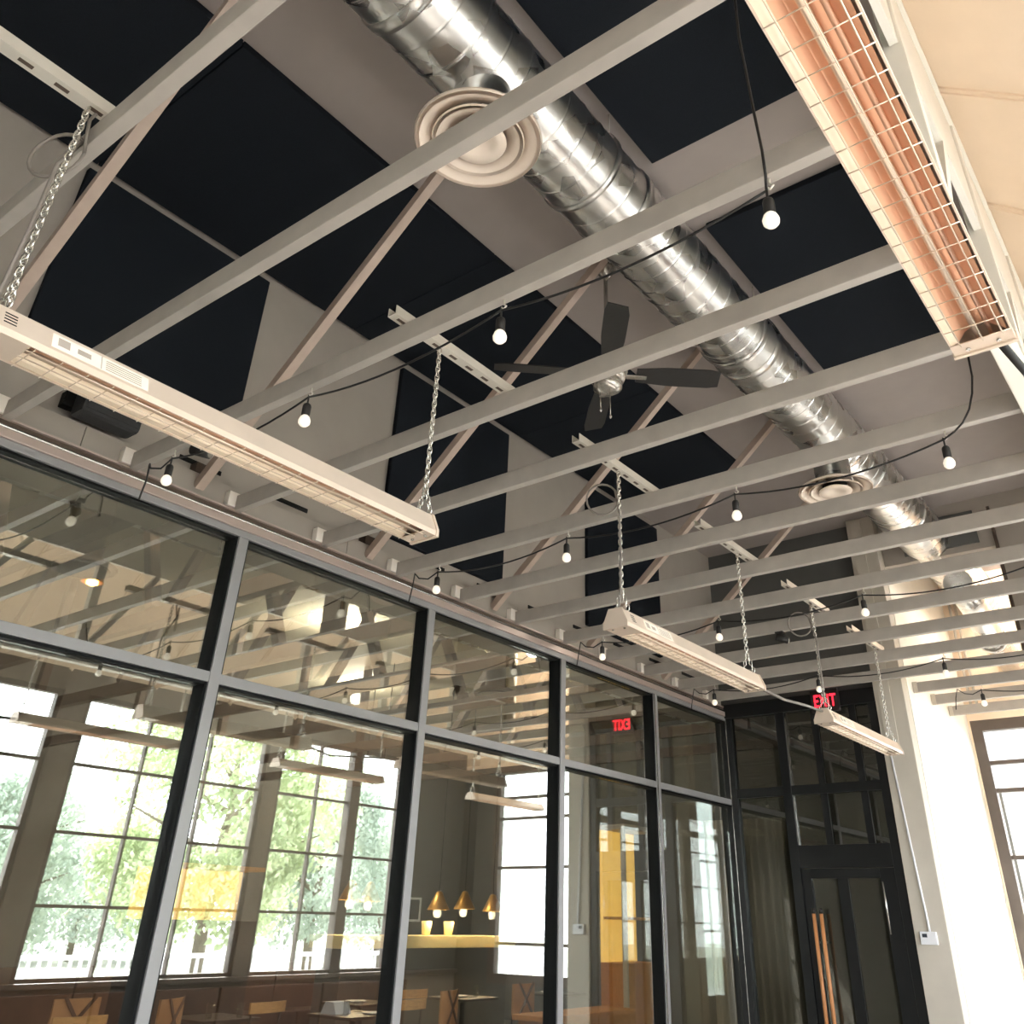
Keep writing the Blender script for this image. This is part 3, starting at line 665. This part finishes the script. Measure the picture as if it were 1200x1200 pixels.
strand(YK[2], HK, 'third black string of bulbs under the ninth joist', None, True)
strand(YK[3], HK, 'fourth black string of bulbs under the twelfth joist', None, True)
yk5 = TY[15]+.021 if TY[15] < YE-.1 or TY[15] > YE+.3 else YE+.291
strand(yk5, [-.6, -1.62], 'short black string of bulbs under the joists beyond the column', None, True)

# black spotlight and speaker on the upper left wall
sp = thing('wall_speaker', (-4.03, 1.6, 3.70), 'dark grey speaker on the ledge under the nearest heater', 'speaker')
MB().box((-4.03, 1.5, 3.702), (-3.90, 1.80, 3.86), .025).build('cabinet', 'speaker_grey', sp)
MB().box((-3.899, 1.52, 3.72), (-3.893, 1.78, 3.84), .002).build('front_grille', 'speaker_grey', sp)
MB().box((-4.058, 1.45, 3.74), (-4.0, 1.499, 3.82), .006).lathe([(.02, 1.44), (.024, 1.45), (.02, 1.4495)], (-3.99, 0, 3.78), 'Y', 12).build('bracket', 'gasket_black', sp)
def spot(x, y, z, label):
    t = thing('spotlight', (x, y, z), label, 'spotlight', 'small black spotlights')
    MB().box((x-.03, y-.03, z-.012), (x+.03, y+.03, z-.0005), .003).build('base', 'socket_black', t)
    MB().tube([(x, y, z-.0125), (x, y, z-.03)], .008, 8).build('stem', 'socket_black', t)
    MB().tube([(x-.03, y-.02, z-.035), (x+.045, y+.03, z-.06)], .027, 16).build('head', 'socket_black', t)
    MB().tube([(x+.0455, y+.0303, z-.0602), (x+.05, y+.033, z-.0615)], .022, 16).build('lens', 'fan_metal', t)
spot(-3.5, TY[4]+.042+.031, ZT+.03, 'small black spotlight beside the bulb above the glass partition')
spot(-2.45, TY[11]+.021, ZT, 'small black spotlight beside a bulb near the middle left heater')

# ------------------------------------------------------------------ inner dining room behind the glass
mat('inner_ceiling_paint', (164, 156, 136), .8, var=.04)
struct('wall_inner', MB().box((-14.2, -1.5, 0), (-14.0, 16.4, ZC)), 'inner_wall_paint', 'grey back wall of the inner dining room', 'wall')
struct('wall_inner_side', MB().box((-14.0, -1.7, 0), (-4.3, -1.5, ZC)), 'inner_wall_paint', 'grey side wall of the inner dining room', 'wall')
struct('wall_inner_end', MB().box((-14.0, 16.2, 0), (-2.3, 16.4, ZC)), 'inner_wall_paint', 'grey end wall of the inner dining room', 'wall')
struct('ceiling_inner', MB().box((-14.2, -1.7, ZC), (-4.3, 16.4, ZC+.15)).box((-4.3, YF+.15, ZC), (-2.3, 16.4, ZC+.15)), 'inner_ceiling_paint', 'olive taupe ceiling of the inner dining room', 'ceiling')
struct('wall_vestibule', MB().box((-2.48, YF+.15, 0), (-2.3, 12.0, .9)).box((-2.48, YF+.15, 3.1), (-2.3, 12.0, ZC)).box((-2.48, 12.0, 0), (-2.3, 16.2, ZC)), 'dark_wall_paint', 'dark vestibule wall around its window', 'wall')
IDX, IDZ, IDR = -6.2, 4.36, .17
di = thing('spiral_duct', (IDX, 6, IDZ-IDR), 'duct inside the dining room seen through the upper glass panes', 'duct')
for i in range(9):
    a = -1.4+1.6*i; n = 12; st = 1.6/n; pr = []
    for q in range(n):
        y = a+q*st; pr += [(IDR, y+.001), (IDR, y+st-.02), (IDR+.006, y+st-.014), (IDR+.006, y+st-.006), (IDR, y+st-.001)]
    MB().lathe(pr, (IDX, 0, IDZ), 'Y', 36).build('duct_section', 'galvanised', di)
    MB().tube([(IDX, a+.8, IDZ+IDR+.0005), (IDX, a+.8, ZC-.0005)], .006, 6).build('hanger_rod', 'steel_dark', di)
for i in range(3):
    y = 2.95+2.5*i
    t = thing('round_air_outlet', (IDX-.5, y, 3.9), 'dark round air outlet in the inner ceiling, %s' % ORD[i], 'air outlet', 'dark air outlets of the inner room')
    MB().lathe([(.25, 3.93), (.26, 3.95), (.12, 4.02), (.12, ZC-.0005)], (IDX-.5, y, 0), 'Z', 32).build('drum', 'groove_brown', t)
    MB().lathe([(.2, 3.915), (.21, 3.929)], (IDX-.5, y, 0), 'Z', 32).build('plate', 'steel_dark', t)
for i in range(8):
    y = 2.3+1.25*i
    t = thing('timber_brace', (-7.0, y, 3.6), 'dark brown timber truss inside the dining room, %s from the viewer' % ['first', 'second', 'third', 'fourth', 'fifth', 'sixth', 'seventh', 'eighth'][i], 'truss', 'dark trusses of the inner room')
    MB().box((-13.9, y-.04, 3.62), (-4.4, y+.04, 3.74)).build('bottom_chord', 'groove_brown', t)
    MB().obox((-6.6, y, 3.745), (-7.3, y, ZC-.005), .09, .09, (0, 1, 0)).build('web', 'groove_brown', t)
    MB().obox((-9.2, y, 3.745), (-8.1, y, ZC-.005), .09, .09, (0, 1, 0)).build('web', 'groove_brown', t)
    MB().box((-11.05, y-.045, 3.745), (-10.95, y+.045, ZC-.001)).build('post', 'groove_brown', t)
t = thing('pendant_lamp', (-7.0, 3.2, 3.9), 'small orange lamp glowing in the upper left glass pane', 'lamp', 'gold pendant lamps')
MB().tube([(-7.0, 3.2, 4.03), (-7.0, 3.2, ZC-.0005)], .006, 6).build('cord', 'cable_black', t)
MB().lathe([(.09, 3.95), (.07, 3.99), (.02, 4.03), (.06, 3.985), (.083, 3.95)], (-7.0, 3.2, 0), 'Z', 20, capends=False).build('lamp_shade', 'gold_shade', t)
MB().lathe([(.01, 3.92), (.045, 3.935), (.045, 3.96), (.01, 3.98)], (-7.0, 3.2, 0), 'Z', 16).build('bulb', 'warm_glow', t)
window(wn, -2.44, -2.38, YF+.15, 12.0, .9, 3.1, 'Y', [11.35], [1.6, 2.35], 'vestibule window mirrored beside the storefront corner', 'frame_black'); wn += 1
# curtain
mb = MB(); pr = []
for i in range(60):
    u = i/59; pr.append((-4.75+1.0*u, 9.2+.035*math.sin(i*1.15)+.012*math.sin(i*2.7)))
mb.strip(pr, 'Z', .35, 2.62, True); mb.strip([(x, y+.006) for x, y in pr], 'Z', .35, 2.62, True)
tag(mb.build('curtain', 'curtain_linen'), 'pale linen curtain behind the dark storefront glass', 'curtain')
# bar with shelf
bar = thing('bar_counter', (-10.7, 11.4, 0), 'grey bar with a pale lit top behind the glass', 'bar counter')
MB().box((-11.1, 9.6, 0), (-10.6, 13.2, 1.29), .005).build('body', 'dark_wall_paint', bar)
MB().box((-11.2, 9.5, 1.291), (-10.5, 13.3, 1.45), .006).build('top', 'bar_top', bar)
for i, (y, l) in enumerate(((11.28, 'left of the two pale cups on the bar'), (11.78, 'right of the two pale cups on the bar'))):
    o = MB().lathe([(.06, 1.4505), (.085, 1.64), (.078, 1.64), (.055, 1.47)], (-10.65, y, 0), 'Z', 16).build('cup', 'cup_paper'); tag(o, l, 'cup', 'cups on the bar')
pnt = ['leftmost small gold lamp beside the mirrored window post', 'second gold lamp from the left over the tables', 'gold cone lamp left of the pair above the bar', 'gold cone lamp right of the pair above the bar', 'rightmost gold cone lamp above the bar']
for i, (y, z) in enumerate(((9.5, 1.96), (9.85, 1.95), (11.3, 1.88), (11.9, 1.90), (12.6, 1.88))):
    t = thing('pendant_lamp', (-10.45, y, z), pnt[i], 'lamp', 'gold pendant lamps')
    MB().tube([(-10.45, y, z+.16), (-10.45, y, ZC-.0005)], .008, 6).build('cord', 'cable_black', t)
    MB().lathe([(.17, z-.09), (.045, z+.15), (.015, z+.16), (.04, z+.15), (.16, z-.09)], (-10.45, y, 0), 'Z', 24, capends=False).build('lamp_shade', 'gold_shade', t)
    MB().lathe([(.006, z-.07), (.045, z-.045), (.05, z+.0), (.02, z+.06)], (-10.45, y, 0), 'Z', 16).build('bulb', 'warm_glow', t)
    l = bpy.data.lights.new('pendant_light', 'POINT'); l.energy = 16; l.color = (1, .8, .54); l.shadow_soft_size = .06
    lo = bpy.data.objects.new('pendant_light', l); COL.objects.link(lo); lo.location = (-10.45, y, z-.14)
# amber backlit shelf and cabinet
am = thing('backlit_shelf', (-10.9, 7.35, 0), 'amber backlit bottle shelf glowing through the glass', 'shelf')
MB().box((-11.1, 6.6, 0), (-10.6, 8.1, 1.60), .005).build('cabinet', 'table_dark', am)
MB().box((-11.1, 6.6, 1.601), (-11.06, 8.1, 2.15)).build('back_panel', 'amber_glow', am)
MB().box((-11.1, 6.6, 2.151), (-10.6, 8.1, 2.20)).build('shelf_board', 'wood_light', am)
for i in range(4):
    o = MB().lathe([(.05, 1.6012), (.05, 1.84), (.018, 1.92), (.018, 2.0)], (-10.8, 6.85+.33*i, 0), 'Z', 14).build('bottle', 'drink_glass')
    tag(o, ['clear bottle on the amber shelf, leftmost', 'clear bottle on the amber shelf, second from left', 'clear bottle on the amber shelf, third from left', 'clear bottle on the amber shelf, rightmost'][i], 'bottle', 'bottles on the amber shelf')
cb = thing('amber_cabinet', (-6.6, 10.8, 0), 'tall amber lit cabinet near the storefront corner', 'cabinet')
MB().box((-6.9, 10.42, 0), (-6.5, 11.2, 1.25), .005).build('base', 'wood_orange', cb)
MB().box((-6.9, 10.42, 1.251), (-6.86, 11.2, 2.7)).build('back_panel', 'amber_glow', cb)
MB().box((-6.9, 10.42, 2.701), (-6.5, 11.2, 2.76)).build('top', 'column_paint', cb)
MB().box((-6.56, 10.38, 0), (-6.5, 10.415, 2.76)).build('post', 'column_paint', cb)
MB().box((-6.86, 10.43, 1.7), (-6.52, 11.19, 1.73)).build('shelf', 'wood_light', cb)
bq = thing('wood_counter', (-6.4, 9.6, 0), 'orange wooden counter low behind the glass', 'counter')
MB().box((-6.8, 8.7, 0), (-6.4, 10.3, .77), .005).build('body', 'wood_orange', bq)
MB().box((-6.85, 8.65, .771), (-6.35, 10.35, .82), .006).build('top', 'wood_orange', bq)
pf = thing('wall_frame', (-13.98, 13.0, 1.5), 'thin white picture frame outline on the inner wall', 'picture frame')
pf.location = (-13.97, 14.4, 1.6); ORG[pf.name] = Vector(pf.location)
for a_, b_ in (((14.2, 1.62), (14.6, 1.66)), ((14.2, 2.0), (14.6, 2.04)), ((14.2, 1.661), (14.24, 1.999)), ((14.56, 1.661), (14.6, 1.999))):
    MB().box((-13.999, a_[0], a_[1]), (-13.97, b_[0], b_[1])).build('frame_bar', 'ceramic', pf)
MB().box((-13.999, 14.241, 1.661), (-13.985, 14.559, 1.999)).build('picture', 'dark_wall_paint', pf)

# tables, chairs, tableware in the inner room
def make_table(loc, label):
    t = thing('dining_table', loc, label, 'table', 'dining tables behind the glass'); x, y, z = loc
    MB().box((x-.35, y-.35, .72), (x+.35, y+.35, .75), .006).build('tabletop', 'table_dark', t)
    MB().tube([(x, y, .03), (x, y, .7195)], .035, 12).build('pedestal', 'steel_dark', t)
    MB().lathe([(.26, 0), (.26, .012), (.05, .0295)], (x, y, 0), 'Z', 24).build('base', 'steel_dark', t)
    return t
def make_chair(loc, label, back):
    t = thing('dining_chair', loc, label, 'chair', 'dining chairs behind the glass'); x, y, z = loc
    MB().box((x-.21, y-.21, .43), (x+.21, y+.21, .47), .012).build('seat', 'wood_light', t)
    for sx in (-1, 1):
        MB().tube([(x+sx*.19, y+.19, 0), (x+sx*.18, y+.17, .4295)], .012, 8).build('leg', 'steel_dark', t)
        MB().tube([(x+sx*.2, y-.24, 0), (x+sx*.18, y-.19, .43)], .012, 8).build('leg', 'steel_dark', t)
        MB().tube([(x+sx*.185, y-.212, .435), (x+sx*.19, y-.24, .9)], .011, 8).build('back_post', 'steel_dark', t)
    pr = [(x-.23+.46*i/10, y-.25-.035*math.sin(PI*i/10)) for i in range(11)]
    mb = MB(); h0, h1 = (.84, .93) if back == 0 else (.62, .95)
    mb.prism([(a, b-.012) for a, b in pr]+[(a, b+.01) for a, b in pr[::-1]], 'Z', h0, h1)
    mb.build('backrest', 'wood_light' if back == 0 else 'leather_tan', t)
    if back:
        for s_ in (-1, 1): MB().obox((x-s_*.15, y-.305, .60), (x+s_*.15, y-.305, .96), .03, .012, (0, 1, 0)).build('strap', 'leather_brown', t)
    return t
TB = [((-9.0, 4.6, 0), 'dark dining table in the front row, left of the partition mullion'), ((-9.25, 6.7, 0), 'dark dining table in the front row, second from left'), ((-8.6, 8.05, 0), 'dark dining table in the front row, third from left'), ((-9.7, 9.2, 0), 'dark dining table in the back row, left'), ((-9.5, 10.9, 0), 'dark dining table in the back row, middle'), ((-9.2, 12.6, 0), 'dark dining table in the back row, right')]
t0 = make_table(*TB[0])
for l, lb in TB[1:]: dup(t0, l, 0, lb)
c0 = make_chair((-8.35, 4.62, 0), 'chair with a wooden top rail at the lower left, nearest the glass', 0); c0.rotation_euler = (0, 0, PI/2)
for l, rz, lb in [((-8.6, 6.65, 0), PI/2+.1, 'chair with a wooden top rail in the second glass bay'), ((-7.95, 8.0, 0), PI/2, 'chair with a wooden top rail behind the second mullion'), ((-9.0, 9.15, 0), PI/2-.2, 'chair with a wooden top rail at the back left table')]: dup(c0, l, rz, lb)
c1 = make_chair((-9.75, 5.35, 0), 'tan leather chair with crossed brown straps in the left bay', 1); c1.rotation_euler = (0, 0, PI/2)
for l, rz, lb in [((-9.2, 5.9, 0), PI/2+.5, 'tan leather chair turned sideways right of the first mullion'), ((-8.4, 9.05, 0), PI/2+.3, 'tan leather chair in the third glass bay below the bar'), ((-8.7, 10.9, 0), PI/2, 'tan leather chair at the back middle table')]: dup(c1, l, rz, lb)
bench = thing('banquette', (-12.6, 8, 0), 'long brown leather banquette along the inner back row', 'banquette')
for i in range(5):
    y = 4.0+1.6*i
    MB().box((-12.9, y, 0), (-12.3, y+1.58, .45), .02).build('seat', 'leather_brown', bench)
    MB().box((-13.05, y, 0), (-12.91, y+1.58, 1.05), .02).build('back', 'leather_brown', bench)
pl = [((-9.7, 9.1), 'white plate on the back left table'), ((-9.5, 10.8), 'white plate on the back middle table'), ((-9.2, 12.5), 'white plate on the back right table'), ((-8.4, 8.17), 'white plate on the third front table')]
p0 = MB().lathe([(.0005, .0), (.07, .0), (.13, .016), (.128, .02), (.068, .005), (.0005, .004)], (0, 0, 0), 'Z', 28, capends=False).build('plate', 'ceramic')
tag(p0, pl[0][1], 'plate', 'plates on the tables'); p0.location = (*pl[0][0], .751)
for (x, y), lb in pl[1:]:
    o = p0.copy(); COL.objects.link(o); o.location = (x, y, .751); o['label'] = lb
gl = [((-9.1, 6.55), 'clear drinking glass on the second front table'), ((-9.0, 6.85), 'clear tumbler near the chair on the second front table'), ((-8.5, 7.85), 'clear drinking glass on the third front table'), ((-9.4, 11.05), 'clear drinking glass on the back middle table')]
g0 = MB().lathe([(.03, 0), (.036, .13), (.033, .13), (.028, .008)], (0, 0, 0), 'Z', 20).build('drinking_glass', 'drink_glass')
tag(g0, gl[0][1], 'glass', 'drinking glasses'); g0.location = (*gl[0][0], .751)
for (x, y), lb in gl[1:]:
    o = g0.copy(); COL.objects.link(o); o.location = (x, y, .751); o['label'] = lb
o = MB().lathe([(.05, .751), (.055, .83), (.02, .9), (.016, 1.02), (.02, 1.03)], (-8.75, 8.25, 0), 'Z', 20).build('carafe', 'drink_glass'); tag(o, 'slim clear carafe on the third front table', 'carafe')
o = MB().prism([(-8.85, .751), (-8.6, .751), (-8.66, .86), (-8.79, .86)], 'Y', 7.8, 8.02).build('folded_napkin', 'napkin'); tag(o, 'pale blue folded napkin standing on the third front table', 'napkin')
# small ceiling spots added to light the inner room and its duct
for i, (x, y) in enumerate(((-5.2, 2.6), (-5.2, 5.6), (-9.4, 7.8), (-12, 10.5))):
    t = thing('ceiling_spot', (x, y, 5.1), 'small warm ceiling spot deep inside the dining room, %s' % ['nearest the glass', 'second along the glass', 'above the tables', 'above the banquette'][i], 'ceiling spot', 'inner room ceiling spots')
    MB().lathe([(.05, 5.1), (.055, ZC-.0005)], (x, y, 0), 'Z', 20).build('housing', 'socket_black', t)
    MB().lathe([(.04, 5.09), (.045, 5.0995)], (x, y, 0), 'Z', 20).build('lens', 'warm_glow', t)
    l = bpy.data.lights.new('spot_lamp', 'POINT'); l.energy = 100; l.color = (1, .9, .76); l.shadow_soft_size = .1
    lo = bpy.data.objects.new('spot_lamp', l); COL.objects.link(lo); lo.location = (x, y, 4.95)
# banquettes under the side windows
for i in range(5):
    y = 2.6+1.4*i
    t = thing('banquette', (1.0, y+.69, 0), 'brown leather banquette under the side windows, %s' % ['nearest the viewer', 'second from the viewer', 'third from the viewer', 'fourth from the viewer', 'farthest from the viewer'][i], 'banquette', 'brown banquettes under the windows')
    MB().box((.72, y, .12), (1.18, y+1.38, .46), .02).build('seat', 'leather_brown', t)
    MB().box((1.181, y, .12), (1.235, y+1.38, 1.0), .02).build('back', 'leather_brown', t)
    MB().box((.78, y+.03, 0), (1.2, y+1.35, .1195)).build('plinth', 'table_dark', t)
# ------------------------------------------------------------------ outside
struct('deck', MB().box((WX+.15, -14, -.25), (8.2, 30, -.05)).box((-2.3, YF+.15, -.25), (WX+.15, 30, -.05)).box((-14, -16, -.25), (WX+.15, YB-.2, -.05)), 'deck_grey', 'pale grey deck outside the windows', 'deck')
struct('ground', MB().box((-80, -80, -.6), (120, 120, -.3)), 'grass_ground', 'pale green ground beyond the deck', 'ground')
rail = thing('railing', (6.2, 9, -.05), 'white picket railing along the deck edge', 'railing')
MB().box((6.15, -6, 1.06), (6.27, 26, 1.12)).build('top_rail', 'rail_white', rail)
MB().box((6.18, -6, .2), (6.24, 26, .27)).build('bottom_rail', 'rail_white', rail)
pk = None
y = -6
while y < 26:
    if pk is None: pk = MB().box((6.19, y, .2705), (6.23, y+.04, 1.0595)).build('picket', 'rail_white', rail); y00 = y
    else:
        o = pk.copy(); COL.objects.link(o); o.parent = rail; o.location.y = pk.location.y+(y-y00)
    y += .15
def tree(x, y, h, r, seed, m_, label, nleaf=20000, leaf=.10, zc=None):
    rnd = random.Random(seed); t = thing('tree', (x, y, -.3), label, 'tree', 'trees outside the windows')
    MB().tube([(x, y, -.3), (x+.1, y, h*.3), (x-.05, y+.1, h*.6), (x, y, h*.85)], [.16, .13, .09, .04], 10).build('trunk', 'bark', t)
    mb = MB()
    for k in range(9):
        a = k*2.4; z = h*(.3+.055*k)
        mb.tube([(x, y, z), (x+math.cos(a)*r*.4, y+math.sin(a)*r*.4, z+r*.2), (x+math.cos(a)*r*.8, y+math.sin(a)*r*.8, z+r*.35)], [.07, .045, .015], 6)
    mb.build('branches', 'bark', t)
    clumps = []
    for k in range(34):
        u = rnd.uniform(-.9, 1); a = rnd.uniform(0, 2*PI); s_ = math.sqrt(max(0, 1-u*u))*rnd.uniform(.5, 1)
        clumps.append((x+math.cos(a)*s_*r, y+math.sin(a)*s_*r, h*.6+u*h*.36, rnd.uniform(.22, .42)*r))
    vs = []; fs = []
    for k in range(nleaf):
        c = rnd.choice(clumps); d = Vector((rnd.gauss(0, 1), rnd.gauss(0, 1), rnd.gauss(0, 1))).normalized()*c[3]*rnd.uniform(.55, 1.05)
        p = Vector(c[:3])+d; n = Vector((rnd.gauss(0, 1), rnd.gauss(0, 1), rnd.gauss(.6, 1))).normalized()
        a = n.orthogonal().normalized(); b = n.cross(a); q = rnd.uniform(.6, 1.2)*leaf; i0 = len(vs)
        p = p-Vector((x, y, -.3))
        vs += [p-a*q, p-b*q*.5, p+a*q, p+b*q*.5]; fs.append((i0, i0+1, i0+2, i0+3))
    me = bpy.data.meshes.new('foliage'); me.from_pydata([tuple(v) for v in vs], [], fs); me.materials.append(M_(m_))
    o = bpy.data.objects.new('foliage', me); COL.objects.link(o); o.parent = t; o['kind'] = 'stuff'
tree(11.5, 13.6, 6.6, 2.9, 1, 'leaves_bright', 'full bright green tree mirrored in the second glass bay')
tree(17.0, 11.0, 4.6, 2.4, 2, 'leaves_grey', 'grey green tree mirrored in the first glass bay')
tree(16.0, 20.5, 5.6, 2.6, 3, 'leaves_grey', 'grey green tree mirrored right of the bright tree')
tree(34.0, 15.0, 4.2, 4.2, 4, 'leaves_grey', 'distant low tree mirrored at the left edge', 12000, .16)
tree(26.0, 33.0, 6.0, 4.2, 5, 'leaves_grey', 'distant tree mirrored beside the second mullion', 12000, .16)
tree(1.5, 36.0, 5.0, 3.0, 6, 'leaves_grey', 'tree beyond the far end window', 10000, .14)
tree(38.0, 25.0, 5.5, 4.5, 8, 'leaves_grey', 'distant tree behind the bright tree', 12000, .16)
